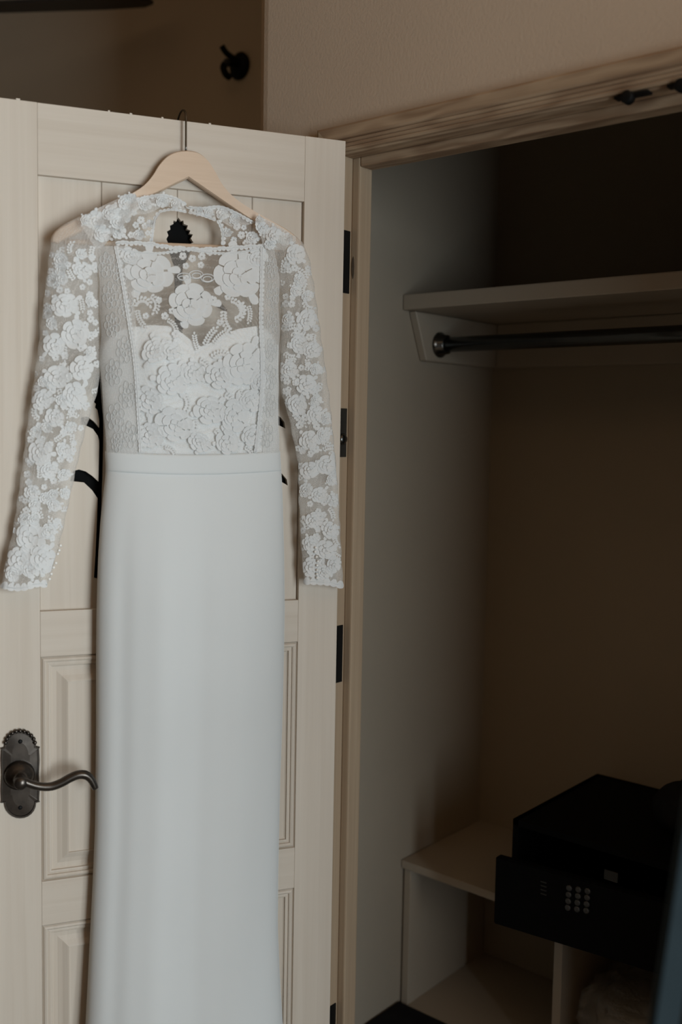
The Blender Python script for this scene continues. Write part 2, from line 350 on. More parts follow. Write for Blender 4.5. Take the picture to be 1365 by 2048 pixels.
# carved outline (cut right through the planks, dark behind)
WP = -0.010
budc = [(338, 500), (338, 490), (333, 478), (337, 471), (334, 463), (341, 459), (340, 451), (347, 448), (347, 441), (353, 443), (357, 435),
        (362, 442), (367, 441), (368, 448), (376, 451), (374, 458), (381, 461), (379, 467), (386, 469), (382, 477), (387, 485), (382, 487), (382, 502),
        (376, 518), (366, 535), (365, 700), (367, 900), (350, 900), (350, 700), (349, 535), (343, 518)]
rbr = [(360, 640), (364, 605), (380, 588), (400, 583), (422, 590), (440, 602), (456, 621), (448, 622), (430, 612), (410, 607), (390, 612), (376, 628), (366, 660)]
stem = [(186, 790), (191, 781), (187, 772), (193, 764), (191, 755), (198, 749), (203, 738), (209, 749), (216, 756), (214, 766), (220, 775), (216, 786), (219, 796),
        (212, 812), (208, 830), (208, 870), (206, 960), (203, 1040), (199, 1110), (196, 1158), (188, 1156), (191, 1110), (194, 1040), (195.5, 995), (197, 960), (198.5, 900), (198.5, 840), (195, 820), (190, 815), (192, 808), (187, 803), (190, 797)]
lb1 = [(200, 888), (196, 872), (186, 858), (172, 851), (160, 848), (163, 834), (176, 834), (188, 843), (200, 857)]
lb2 = [(199, 1010), (195, 996), (184, 980), (168, 965), (140, 962), (146, 942), (158, 939), (172, 943), (186, 953), (198, 964)]
tip1 = [(530, 822), (552, 828), (562, 835), (569, 844), (571, 857), (561, 852), (548, 846), (530, 843)]
tip2 = [(530, 934), (550, 938), (564, 947), (574, 959), (576, 971), (564, 964), (550, 957), (530, 955)]
cutters = []
for pts in (budc, rbr, stem, lb1, lb2, tip1, tip2):
    bm = bmesh.new(); q = [un(px, py, WP) for px, py in pts]
    prism(bm, [(a[0], a[2]) for a in q], -0.05, 0.05, lambda p, t: (p[0], t, p[1]))
    cutters.append(frombm('cutter', bm, 'black'))
seams = [US] + [un(px, py, WP)[0] for px, py in ((505, 395), (355, 378), (203, 362))] + [UL]
for a, b in zip(seams, seams[1:]):
    bm = bmesh.new(); addbox(bm, (a+0.0003, WP-0.010, ZB-0.004), (b-0.0003, WP, ZP+0.004)); 
    es = [e for e in bm.edges if abs(e.verts[0].co.x-e.verts[1].co.x) < 1e-6 and abs(e.verts[0].co.y-WP) < 1e-6 and abs(e.verts[1].co.y-WP) < 1e-6]
    bmesh.ops.bevel(bm, geom=es, offset=0.0012, segments=1, affect='EDGES')
    o = frombm('plank', bm, 'door_v')
    for c in cutters:
        us = [v.co.x for v in c.data.vertices]
        if max(us) < a or min(us) > b: continue
        md = o.modifiers.new('cut', 'BOOLEAN'); md.operation = 'DIFFERENCE'; md.solver = 'EXACT'; md.object = c
    bpy.context.view_layer.update()
    me = bpy.data.meshes.new_from_object(o.evaluated_get(bpy.context.evaluated_depsgraph_get()))
    o.modifiers.clear(); o.data = me; o.parent = door
for c in cutters: bpy.data.objects.remove(c)
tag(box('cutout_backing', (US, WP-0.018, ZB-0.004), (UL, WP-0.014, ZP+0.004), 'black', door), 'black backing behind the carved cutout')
# two moulded raised panels
pprof = [(0, 0.0), (0.0008, -0.0045), (0.004, -0.0005), (0.007, 0.0005), (0.0095, -0.0010), (0.0102, -0.0040), (0.0135, -0.0030), (0.016, -0.0035), (0.0166, -0.0070),
         (0.019, -0.0085), (0.026, -0.0085), (0.034, -0.0060), (0.042, -0.0020), (0.0445, -0.0012), (0.0448, -0.0035)]
for za, zb in ((ZM2, ZM1), (ZL2, ZL)):
    V, Fc = [], []
    for d, w in pprof: V += [(US+d, w, za+d), (UL-d, w, za+d), (UL-d, w, zb-d), (US+d, w, zb-d)]
    for i in range(len(pprof)-1):
        for k in range(4): Fc.append((4*i+k, 4*i+(k+1) % 4, 4*i+4+(k+1) % 4, 4*i+4+k))
    d = pprof[-1][0]
    pn = box('raised_panel', (US+d-0.001, -0.02, za+d-0.001), (UL-d+0.001, -0.0035, zb-d+0.001), 'door_v', door)
    mesh('moulding', V, Fc, 'door_v', pn)
# the other leaf of the pair, out of view; added open to keep the closet dark
B2 = math.radians(48)
door2 = structure(empty('door_2', (OW+0.002, -0.017, 0), -B2), 'unseen second closet door leaf, added wide open to shade the closet', 'door')
for a, b in ((0, US), (UL, L)): box('stile', (a, 0, 0.01), (b, T, ZT), 'door_v', door2, 0.0012)
for a, b in ((ZP, ZT), (ZM1, ZB), (ZL, ZM2), (0.01, ZL2)): box('rail', (US, 0, a), (UL, T, b), 'door_h', door2, 0.001)
for k in range(4): box('plank', (US+(UL-US)*k/4, 0.012, ZB-0.004), (US+(UL-US)*(k+1)/4, 0.024, ZP+0.004), 'door_v', door2, 0.001)
for za, zb in ((ZM2, ZM1), (ZL2, ZL)): box('raised_panel', (US-0.002, 0.006, za-0.002), (UL+0.002, 0.03, zb+0.002), 'door_v', door2, 0.004)
# lever handle
hc = un(40, 1549, 0.004)
hnd = []
def hp(px, py, w): return un(px, py, w)
outl = []
for k in range(13):
    a = math.pi-k*math.pi/12; outl.append((40.5+32*math.cos(a), 1492-31*math.sin(a)))
right = [(80, 1494), (78.5, 1498), (79.5, 1520), (78, 1550), (79.5, 1580), (78.5, 1601), (80, 1604), (73, 1606)]
outl += right
for k in range(13):
    a = -k*math.pi/12; outl.append((40.5+32*math.cos(a), 1606-31*math.sin(a)))
outl += [(81-x, 3100-y-0.0) for x, y in right]
bm = bmesh.new()
q = [un(px, py, 0.003) for px, py in outl]; cu = sum(a[0] for a in q)/len(q); cz = sum(a[2] for a in q)/len(q)
rings = []
for s, w in ((1.0, 0.0005), (1.0, 0.003), (0.955, 0.0055), (0.90, 0.0055), (0.88, 0.0035), (0.5, 0.0042)):
    rings.append([bm.verts.new((cu+(a[0]-cu)*s, w, cz+(a[2]-cz)*(1-(1-s)*0.55))) for a in q])
n = len(q)
for A, B in zip(rings, rings[1:]):
    for i in range(n): bm.faces.new((A[i], A[(i+1) % n], B[(i+1) % n], B[i]))
bm.faces.new(rings[0][::-1]); bm.faces.new(rings[-1])
hplate = frombm('handle_plate', bm, 'bronze', door); tag(hplate, 'dark bronze scalloped handle plate')
for k in range(11):                         # beaded rim round the upper lobe
    a = math.pi*(0.06+0.088*k); c = un(40.5+30*math.cos(a), 1491-29*math.sin(a), 0.006)
    bm = bmesh.new(); lathe(bm, c, (0, 1, 0), [(-0.003, 0.0034), (0.0, 0.0034), (0.0018, 0.0026), (0.0026, 0.0010)], 8); frombm('bead', bm, 'bronze', hplate, True)
for py in (1483, 1615):
    bm = bmesh.new(); lathe(bm, un(40.5, py, 0.0038), (0, 1, 0), [(0, 0.0036), (0.0012, 0.0033), (0.002, 0.0016)], 12); frombm('screw', bm, 'iron', hplate, True)
c0 = un(40, 1556, 0.004)
lev_pts = [(44, 1561), (60, 1568), (80, 1573), (102, 1573), (122, 1566), (140, 1556), (157, 1549.5), (172, 1550.5), (183, 1560), (191, 1577)]
WL = 0.046
sp = spline([un(x, y, WL) for x, y in lev_pts], 36)
m_ = len(sp)
lever = tube('lever', [tuple(p) for p in sp], [0.0062+0.0012*math.sin(i/m_*2.2)-0.0028*max(0, i/m_-0.75)*4*0.8 for i in range(m_)], 'bronze', door, 14)
tag(lever, 'dark bronze wave-shaped lever')
cb = Vector((sp[0][0], 0.0, sp[0][2]))
cb2 = un(40, 1556, 0.02)
bm = bmesh.new(); lathe(bm, (cb2[0], 0.003, cb2[2]), (0, 1, 0), [(0, 0.0245), (0.004, 0.0245), (0.010, 0.0225), (0.017, 0.0165), (0.020, 0.0115), (0.034, 0.0105), (0.046, 0.0105), (0.050, 0.008)], 28)
frombm('boss', bm, 'bronze', lever, True)
tag(door, 'open whitewashed pine closet door with carved cutouts and moulded panels', 'door')

# ------------------------------------------------------------------ hanger
hang = tag(empty('coat_hanger', tuple(H), DROT), 'pale wooden coat hanger hooked over the open closet door', 'hanger')
oT = [(101, 486), (103, 474), (112, 462), (130, 452), (160, 438), (200, 418), (235, 401), (262, 388), (288, 371), (306, 350), (318, 330), (334, 313), (353, 304), (374, 302),
      (395, 306), (414, 321), (428, 343), (442, 369), (462, 392), (490, 413), (530, 437), (565, 457), (588, 474), (600, 490)]
oB = [(592, 494), (575, 484), (540, 463), (500, 440), (460, 414), (420, 387), (376, 357), (330, 379), (280, 404), (230, 430), (180, 456), (140, 476), (115, 489)]
apex = 13
tpL, tpR = spline(oT[:apex+1], 40), spline(oT[apex:], 40)
btR, btL = spline(oB[:7], 40)[::-1], spline(oB[6:], 40)[::-1]
up_ = np.vstack([tpL, tpR[1:]]); dn_ = np.vstack([btL, btR[1:]])
cx_ = un(375, 330, 0.016)[0]; V, Fc = [], []
for a, b in zip(up_, dn_):
    A, B = np.array(un(a[0], a[1], 0.015)), np.array(un(b[0], b[1], 0.015)); dv = (A-B)/max(1e-6, np.linalg.norm(A-B))
    cw = 0.012*((A[0]-cx_)/0.25)**2
    for P in (A-dv*0.002+np.array([0, 0.0065, 0]), A+np.array([0, 0.003, 0]), A-np.array([0, 0.005, 0]), B-np.array([0, 0.005, 0]), B+np.array([0, 0.003, 0]), B+dv*0.002+np.array([0, 0.0065, 0])):
        V.append((P[0], P[1]+cw, P[2]))
for i in range(len(up_)-1):
    for k in range(6): Fc.append((i*6+k, i*6+(k+1) % 6, i*6+6+(k+1) % 6, i*6+6+k))
Fc += [tuple(range(6)), tuple((len(up_)-1)*6+k for k in range(6))[::-1]]
bm = bmesh.new(); vv = [bm.verts.new(v) for v in V]
for f in Fc: bm.faces.new([vv[k] for k in f])
frombm('hanger_body', bm, 'hanger', hang)
a, b = un(128, 483, 0.018), un(560, 500, 0.018)
tube('trouser_bar', [a, b], 0.0045, 'hanger', hang, 12)
hk = un(372, 300, 0.015); zt = un(371, 219, -0.003)[2]
hp_ = [(hk[0], 0.015, hk[2]-0.004), (hk[0], 0.0145, ZT-0.01)]
for k in range(13):
    a = k*math.pi/12; hp_.append((hk[0]+0.0006*k/4, -0.0175+0.032*math.cos(a)*1.0, ZT+0.0005+(zt-ZT)*math.sin(a)))
hp_ += [(hk[0], -0.052, ZT-0.01), (hk[0], -0.055, ZT-0.018)]
hpz = [(x, w, z) for x, w, z in hp_]
tag(tube('hook', [tuple(p) for p in spline(hpz, 60)], 0.0017, 'wire', hang, 10), 'thin metal hook over the door top')

# ------------------------------------------------------------------ the dress: surfaces
BODY = np.array([  # py, left, right, centre depth, front depth, back depth
    (470, 186, 548, .034, .006, .006), (490, 188, 552, .034, .008, .008), (560, 195, 561, .033, .018, .015), (650, 199, 562, .032, .034, .017), (720, 197, 560, .032, .040, .018),
    (800, 203, 559, .032, .036, .018), (860, 208, 560, .032, .031, .018), (905, 210, 561, .032, .028, .018), (940, 212, 563, .032, .028, .018), (975, 208, 565, .033, .031, .02),
    (1040, 201, 567, .034, .036, .021), (1120, 196, 569, .036, .040, .022), (1217, 193, 570, .037, .043, .023), (1330, 192, 568, .037, .043, .023), (1450, 192, 565, .037, .041, .023),
    (1560, 191, 561, .037, .040, .023), (1650, 190, 559, .037, .041, .023), (1750, 186, 557, .038, .042, .023), (1850, 181, 556, .039, .044, .024), (1950, 176, 560, .040, .047, .024),
    (2048, 171, 566, .042, .050, .025), (2250, 156, 582, .045, .056, .026), (2450, 138, 602, .05, .062, .027), (2560, 126, 616, .052, .066, .027)], float)
BODY[:, 3] -= np.interp(BODY[:, 0], [470, 700, 950], [0.002, 0.012, 0.020]); BODY[:, 5] -= np.interp(BODY[:, 0], [470, 700, 950], [0.0, 0.008, 0.013]); BODY[:, 4] += np.interp(BODY[:, 0], [470, 700, 950], [0.0, 0.008, 0.014])
_yy = np.arange(465, 2566, 3.0)
def smooth_cols(K, yy, k=9):
    out = []
    for c in range(1, K.shape[1]):
        v = np.interp(yy, K[:, 0], K[:, c]); vp = np.pad(v, k, mode='edge')
        ker = np.hanning(2*k+1); ker /= ker.sum(); out.append(np.convolve(vp, ker, 'same')[k:-k])
    return np.array(out)
_B = smooth_cols(BODY, _yy)
def body(py): return [float(np.interp(py, _yy, _B[c])) for c in range(5)]
def body_w(px, py, off=0.0):
    xl, xr, wc, hf, hb = body(py); s = max(-0.998, min(0.998, 2*(px-xl)/(xr-xl)-1))
    w = wc+hf*(1-abs(s)**2.4)**0.5
    if py > 950:      # soft lengthwise folds and darts of the skirt
        k = min(1, (py-950)/250)
        w += k*(0.0035*math.exp(-((s+0.30)/0.16)**2)-0.0030*math.exp(-((s-0.12)/0.12)**2)+0.0020*math.exp(-((s-0.55)/0.13)**2)-0.0030*math.exp(-((s+0.72)/0.10)**2))
        for sx in (-0.695+0.00002*(py-950), 0.675):
            w -= 0.0012*math.exp(-((s-sx)/0.009)**2)*max(0, 1-(py-950)/115)
    elif py > 640:
        bust = math.exp(-((py-735)/75)**2)
        w += bust*(0.010*math.exp(-((s+0.36)/0.25)**2)+0.010*math.exp(-((s-0.48)/0.25)**2))
    return w+off
SL = np.array([(430, 168, 205, .032, .006), (445, 132, 205, .032, .012), (458, 114, 203, .031, .016), (475, 103, 200, .030, .018), (520, 97, 196, .030, .020), (590, 89, 197, .030, .021),
               (680, 79, 200, .030, .021), (765, 67, 199, .030, .020), (800, 62, 190, .030, .019), (860, 53, 171, .030, .018), (930, 45, 154, .030, .017), (1000, 35, 139, .030, .017),
               (1060, 26, 126, .030, .017), (1120, 11, 110, .030, .017), (1165, 3, 96, .030, .017), (1180, 1, 92, .030, .017)], float)
SR = np.array([(470, 536, 588, .032, .010), (485, 537, 606, .031, .014), (500, 545, 613, .030, .017), (520, 552, 620, .030, .019), (580, 560, 630, .030, .021), (660, 562, 641, .030, .021),
               (760, 560, 655, .030, .020), (790, 564, 659, .030, .019), (830, 577, 663, .030, .018), (890, 589, 669, .030, .017), (920, 596, 672, .030, .017), (1000, 598, 678, .030, .016),
               (1100, 603, 683, .030, .016), (1165, 608, 687, .030, .016), (1180, 609, 689, .030, .016)], float)
for _K in (SL, SR):
    _K[:, 3] -= np.interp(_K[:, 0], [470, 600], [0.0, 0.008]); _K[:, 4] -= np.interp(_K[:, 0], [470, 600], [0.0, 0.003])
_sy = np.arange(428, 1186, 3.0)
_SL, _SR = smooth_cols(SL, _sy, 4), smooth_cols(SR, _sy, 4)
def sleeve(which, py):
    A = _SL if which == 'l' else _SR
    return [float(np.interp(py, _sy, A[c])) for c in range(4)]
def sleeve_w(which, px, py, off=0.0, back=False):
    xl, xr, wc, hd = sleeve(which, py); s = max(-0.998, min(0.998, 2*(px-xl)/(xr-xl)-1))
    e = (1-abs(s)**2.2)**0.5
    if back: return wc-hd*0.75*e
    fold = 0.0022*math.sin(py/23.0+s*1.8)*math.exp(-((py-760)/170)**2)+0.0016*math.sin(s*5+py/60.0)
    return wc+(hd+fold)*e+off

dress = tag(empty('wedding_dress', tuple(H), DROT), 'ivory long-sleeved lace wedding dress hanging on the wooden hanger', 'dress')
NS = 72
def body_tube(name, pys, mat, parent, off=0.0, ns=NS, edge=None):
    V, Fc = [], []
    for i, py in enumerate(pys):
        xl, xr, wc, hf, hb = body(py)
        for k in range(2*ns):
            if k <= ns: s = -math.cos(math.pi*k/ns); front = True
            else: s = math.cos(math.pi*(k-ns)/ns); front = False
            px = (xl+xr)/2+(xr-xl)/2*s; yy = py+(edge(px) if edge else 0)
            of = off(i/(len(pys)-1)) if callable(off) else off
            w = body_w(px, py, of) if front else wc-hb*(1-abs(s)**2.4)**0.5-of*0.3
            V.append(un(px, yy, max(w, 0.004)))
    n = 2*ns
    for i in range(len(pys)-1):
        for k in range(n): Fc.append((i*n+k, i*n+(k+1) % n, (i+1)*n+(k+1) % n, (i+1)*n+k))
    return mesh(name, V, Fc, mat, parent, True)
waist_top = lambda px: 6.5*(1-((px-385)/180)**2)
waist_bot = lambda px: 8.0*(1-((px-385)/180)**2)
body_tube('skirt', list(np.linspace(938, 1060, 42))+list(np.linspace(1070, 2545, 110)), 'crepe', dress, 0.0, NS, lambda px: waist_bot(px))
body_tube('waistband', list(np.linspace(901, 942, 28)), 'crepe', dress, lambda t: 0.0042*(1-abs(2*t-1)**6)**0.5-0.0008, NS, lambda px: waist_bot(px))

def sweet(px):
    return float(np.interp(px, [186, 200, 212, 230, 258, 300, 335, 362, 385, 402, 420, 445, 475, 512, 535, 552, 566],
                           [760, 715, 685, 665, 655, 650, 652, 665, 683, 693, 686, 670, 658, 652, 660, 688, 730]))
def col_sheet(name, x_of, top, bot, wfun, mat, parent, nc=90, nr=60, smooth=True):
    """columns: x_of(c, py) with c in [-1, 1]; py runs from top(px) to bot"""
    V, Fc = [], []
    for i in range(nr+1):
        for k in range(nc+1):
            c = -1+2*k/nc; t = i/nr
            pt = top(x_of(c, 700)); py = pt+(bot-pt)*t; px = x_of(c, py)
            V.append(un(px, py, wfun(px, py)))
    for i in range(nr):
        for k in range(nc): Fc.append((i*(nc+1)+k, i*(nc+1)+k+1, (i+1)*(nc+1)+k+1, (i+1)*(nc+1)+k))
    return mesh(name, V, Fc, mat, parent, smooth)
def bx(c, py):
    xl, xr = body(py)[:2]; return (xl+xr)/2+(xr-xl)/2*c
tag(col_sheet('bodice_lining', lambda c, py: bx(c*0.985, py), sweet, 912, lambda x, y: body_w(x, y, -0.003), 'satin', dress), 'ivory sweetheart bodice lining')
col_sheet('bodice_lining_back', lambda c, py: bx(c*0.985, py), lambda x: 690, 912,
          lambda x, y: max(0.006, body(y)[2]-body(y)[4]*(1-min(1, abs(2*(x-body(y)[0])/(body(y)[1]-body(y)[0])-1))**2.4)**0.5), 'satin', dress, 50, 20)
def neck(px):
    return float(np.interp(px, [186, 215, 235, 300, 340, 400, 450, 500, 535, 560], [500, 488, 482, 484, 492, 496, 494, 490, 488, 500]))+1.6*math.sin(px/4.5)
bodice = tag(col_sheet('lace_bodice', bx, neck, 914, lambda x, y: body_w(x, y, 0.0012), 'net', dress, 110, 90), 'sheer net bodice with ivory lace roses')
def bside(name, c0, c1, top, mat):
    return col_sheet(name, lambda c, py: bx(c0+(c1-c0)*(c+1)/2+0.008*math.sin(py/17), py), top, 913, lambda x, y: body_w(x, y, 0.0026), mat, bodice, 18, 70)
bside('side_panel', -0.985, -0.60, lambda x: 492, 'net_dense'); bside('side_panel', 0.80, 0.985, lambda x: 494, 'net_dense')

def sleeve_tube(which, y0, y1, cuff, name, label):
    V, Fc = [], []; ns = 28; pys = np.linspace(y0, y1, 150)
    for py in pys:
        xl, xr, wc, hd = sleeve(which, py)
        for k in range(2*ns):
            if k <= ns: s = -math.cos(math.pi*k/ns); fr = True
            else: s = math.cos(math.pi*(k-ns)/ns); fr = False
            px = (xl+xr)/2+(xr-xl)/2*s
            t = (py-y0)/(y1-y0); yy = py+cuff(px)*max(0, (t-0.85)/0.15)
            jx = 1.3*math.sin(py/9.0)*(1-abs(s))*0+0.9*math.sin(py/7.0+(0 if s < 0 else 2))*abs(s)**4
            w = sleeve_w(which, px, py, 0, not fr)
            V.append(un(px+jx, yy, max(0.004, w)))
    n = 2*ns
    for i in range(len(pys)-1):
        for k in range(n): Fc.append((i*n+k, i*n+(k+1) % n, (i+1)*n+(k+1) % n, (i+1)*n+k))
    o = mesh(name, V, Fc, 'net_sleeve', dress, True); tag(o, label); return o
cuffL = lambda px: float(np.interp(px, [0, 20, 50, 75, 95], [2, 10, 10, 0, 4]))
cuffR = lambda px: float(np.interp(px, [605, 630, 660, 688], [0, 0, 2, 9]))
slv = {'l': sleeve_tube('l', 431, 1166, cuffL, 'sleeve', 'sheer lace sleeve hanging on the handle side'),
       'r': sleeve_tube('r', 471, 1164, cuffR, 'sleeve', 'sheer lace sleeve hanging on the hinge side')}

# collar and shoulders: ruled strips between two edges
def strip(name, A, B, wf, mat, parent, n=50, m=12):
    A = spline(A, n); B = spline(B, n); V, Fc = [], []
    for i in range(n):
        for k in range(m+1):
            p = A[i]+(B[i]-A[i])*k/m; V.append(un(p[0], p[1], wf(p[0], p[1])))
    for i in range(n-1):
        for k in range(m): Fc.append((i*(m+1)+k, (i+1)*(m+1)+k, (i+1)*(m+1)+k+1, i*(m+1)+k+1))
    return mesh(name, V, Fc, mat, parent, True)
wcol = lambda x, y: 0.0285+0.0030*math.sin(x/9.0)*math.sin(y/8.0)
def wshoulder(x, y): return 0.040+0.0022*math.sin(x/7.0+y/11.0)+0.0015*math.sin(y/5.0)
collarA = strip('back_collar', [(262, 402), (290, 396), (322, 391), (350, 397), (372, 410)], [(270, 430), (300, 426), (325, 414), (350, 416), (373, 423)], wcol, 'net_dense', dress, 40, 8)
collarA2 = strip('back_collar', [(215, 432), (262, 408), (300, 418), (318, 425)], [(232, 490), (260, 487), (296, 486), (306, 470)], wcol, 'net', dress, 40, 14)
collarB = strip('back_collar', [(378, 415), (405, 417), (440, 414), (470, 425), (508, 446)], [(378, 424), (405, 430), (438, 438), (452, 448), (470, 458)], wcol, 'net_dense', dress, 40, 8)
collarB2 = strip('back_collar', [(438, 436), (470, 440), (500, 448), (520, 455)], [(446, 492), (470, 492), (500, 491), (534, 490)], wcol, 'net', dress, 40, 14)
shoulderL = strip('shoulder_panel', [(155, 438), (180, 425), (215, 407), (245, 394), (270, 385)], [(190, 496), (205, 494), (225, 470), (250, 445), (280, 415)], wshoulder, 'net_dense', dress, 40, 16)
shoulderR = strip('shoulder_panel', [(512, 430), (540, 442), (568, 458), (592, 474)], [(528, 498), (540, 498), (560, 500), (592, 500)], wshoulder, 'net_dense', dress, 40, 14)

# ------------------------------------------------------------------ lace motifs (real relief, laid on the cloth)
def petal(V, Fc, cx, cy, a, r0, ln, wdt, h0, S, nt=5, nq=6, dome=0.0010, rim=0.0008, curl=0.0):
    b = len(V); ca, sa = math.cos(a), math.sin(a)
    for i in range(nt+1):
        t = i/nt
        for k in range(nq+1):
            q = -1+2*k/nq
            x = r0+ln*(t-0.18*q*q*t); hw = wdt*(0.35+0.65*math.sin(min(1, t*1.15)*math.pi*0.55)); y = hw*q
            hgt = h0+dome*(1-q*q)*(0.4+0.6*t)+(rim if (t > 0.95 or abs(q) > 0.95) else 0)+0.00028*math.sin(q*11)*t+curl*t*t
            px = cx+ca*x-sa*y; py = cy+sa*x+ca*y
            V.append(S(px, py, hgt))
    for i in range(nt):
        for k in range(nq): Fc.append((b+i*(nq+1)+k, b+i*(nq+1)+k+1, b+(i+1)*(nq+1)+k+1, b+(i+1)*(nq+1)+k))
def rose(parent, cx, cy, R, S, rot=0.0, mat='lace', leaves=3):
    V, Fc = [], []; rg = random.Random(int(cx*31+cy*17)); sq = rg.uniform(.80, .98); an = rg.uniform(0, 3.14); ca, sa = math.cos(an), math.sin(an)
    def S2(x, y, h):
        dx, dy = x-cx, y-cy; a, b = dx*ca+dy*sa, (-dx*sa+dy*ca)*sq
        return S(cx+a*ca-b*sa, cy+a*sa+b*ca, h)
    for k in range(leaves):
        a = rot+k*2*math.pi/max(1, leaves)+rg.uniform(-.6, .6); petal(V, Fc, cx, cy, a, R*.80, R*rg.uniform(.42, .62), R*.17, 0.0002, S2, 4, 4, 0.0004, 0.0002)
    ox, oy = rg.uniform(-.14, .14)*R, rg.uniform(-.05, .16)*R
    for n1, r0, r1, h0, f, miss in ((rg.choice((6, 7, 8)), .56, 1.0, .0003, 0.0, 0), (5, .30, .68, .0009, .5, 0), (rg.choice((3, 4)), .08, .38, .0016, 1.0, 0)):
        ph = rot+rg.uniform(0, 6)
        for k in range(n1):
            sector(V, Fc, cx+ox*f, cy+oy*f, ph+k*2*math.pi/n1+rg.uniform(-.05, .05), math.pi/n1*rg.uniform(.94, 1.02), R*r0, R*r1*rg.uniform(.93, 1.08), h0+0.0002*(k % 2), S2)
    sector(V, Fc, cx+ox, cy+oy, 0, 3.0, R*.01, R*.085, 0.0022, S2, 2, 10)
    return mesh('lace_rose', V, Fc, mat, parent, True)
def sector(V, Fc, cx, cy, a, half, r0, r1, h0, S, nt=5, nq=8):
    """one broad rounded petal: a curved sector, raised towards its outer rim"""
    b = len(V)
    for i in range(nt+1):
        t = i/nt
        for k in range(nq+1):
            q = -1+2*k/nq; r = r0+(r1-r0)*t*(1-0.30*abs(q)**3); an = a+q*half*(0.94+0.06*t)
            hh = h0+0.0010*t+0.0007*(1-q*q)*t+0.00025*math.sin(q*9)*t*t+(0.0004 if (i == nt or k in (0, nq)) else 0)
            V.append(S(cx+r*math.cos(an), cy+r*math.sin(an), hh))
    for i in range(nt):
        for k in range(nq): Fc.append((b+i*(nq+1)+k, b+i*(nq+1)+k+1, b+(i+1)*(nq+1)+k+1, b+(i+1)*(nq+1)+k))
def flower(parent, cx, cy, R, S, rot=0.0):
    V, Fc = [], []
    for k in range(5): petal(V, Fc, cx, cy, rot+k*2*math.pi/5, R*.15, R*.85, R*.42, 0.0005, S, 3, 4)
    return mesh('lace_flower', V, Fc, 'lace', parent, True)
def sprig(parent, cx, cy, R, S, rot=0.0, n=7, bend=1.2):
    V, Fc = [], []; x, y, a = cx, cy, rot; st = 2*R/n
    for k in range(n):
        for sd in (-1, 1): petal(V, Fc, x, y, a+sd*0.9, 0.5, st*1.25, st*.42, 0.0004, S, 3, 4, 0.0006, 0.0004)
        x += math.cos(a)*st; y += math.sin(a)*st; a += bend/n
    petal(V, Fc, x, y, a, 0, st*1.3, st*.45, 0.0004, S, 3, 4)
    return mesh('lace_sprig', V, Fc, 'lace', parent, True)
def cords(parent, loops, S, r=0.00055, name='lace_cord'):
    bm = bmesh.new()
    for lp in loops: addtube(bm, [S(x, y, 0.0006) for x, y in lp], r, 4, False)
    return frombm(name, bm, 'cord', parent, True)
def petal_loop(cx, cy, a, r0, ln, wdt, n=12):
    out = []
    for k in range(n+1):
        th = -math.pi*0.92+k*2*math.pi*0.92/n
        x = r0+ln*(0.5+0.5*math.cos(th)); y = wdt*math.sin(th); out.append((cx+math.cos(a)*x-math.sin(a)*y, cy+math.sin(a)*x+math.cos(a)*y))
    return out
def line_rose(parent, cx, cy, R, S, rot=0.0, squash=0.6):
    lp = []
    for k in range(7): lp.append(petal_loop(0, 0, rot+k*2*math.pi/7, R*.45, R*.55, R*.3))
    for k in range(5): lp.append(petal_loop(0, 0, rot+.3+k*2*math.pi/5, R*.12, R*.42, R*.24))
    return cords(parent, [[(cx+x*squash, cy+y) for x, y in l] for l in lp], S)
def scallops(parent, pts, step, rad, S, side=1, h=0.0006):
    """a row of small half-round scallops along an edge plus a cord"""
    P = np.array(pts, float); d = np.r_[0, np.cumsum(np.linalg.norm(np.diff(P, axis=0), axis=1))]; n = max(2, int(d[-1]/step)); t = np.linspace(0, d[-1], n+1)
    Q = np.c_[np.interp(t, d, P[:, 0]), np.interp(t, d, P[:, 1])]; V, Fc = [], []
    for a, b in zip(Q, Q[1:]):
        m = (a+b)/2; ang = math.atan2(b[1]-a[1], b[0]-a[0])+side*math.pi/2
        petal(V, Fc, m[0]-math.cos(ang)*rad*.9, m[1]-math.sin(ang)*rad*.9, ang, 0, rad*1.6, step*.60, h+0.0002*(m[0] % 2), S, 4, 7)
    bm = bmesh.new(); addtube(bm, [S(q[0], q[1], h+0.0008) for q in Q], 0.0008, 5, True)
    base = len(V); bm.verts.index_update(); V += [tuple(v.co) for v in bm.verts]; Fc += [tuple(base+v.index for v in f.verts) for f in bm.faces]; bm.free()
    return mesh('scalloped_edge', V, Fc, 'lace', parent, True)
def Sbody(x, y, h): return un(x, y, body_w(x, y, 0.0016+h))
def Sside(x, y, h): return un(x, y, body_w(x, y, 0.0030+h))
def Sl(x, y, h):
    xl, xr, _, _ = sleeve('l', y); x = min(max(x, xl+1), xr-1)
    return un(x, y, sleeve_w('l', x, y, 0.0008+h))
def Sr(x, y, h):
    xl, xr, _, _ = sleeve('r', y); x = min(max(x, xl+1), xr-1)
    return un(x, y, sleeve_w('r', x, y, 0.0008+h))
def Scol(x, y, h): return un(x, y, wcol(x, y)+0.0008+h)
def Ssh(x, y, h): return un(x, y, wshoulder(x, y)+0.0008+h)

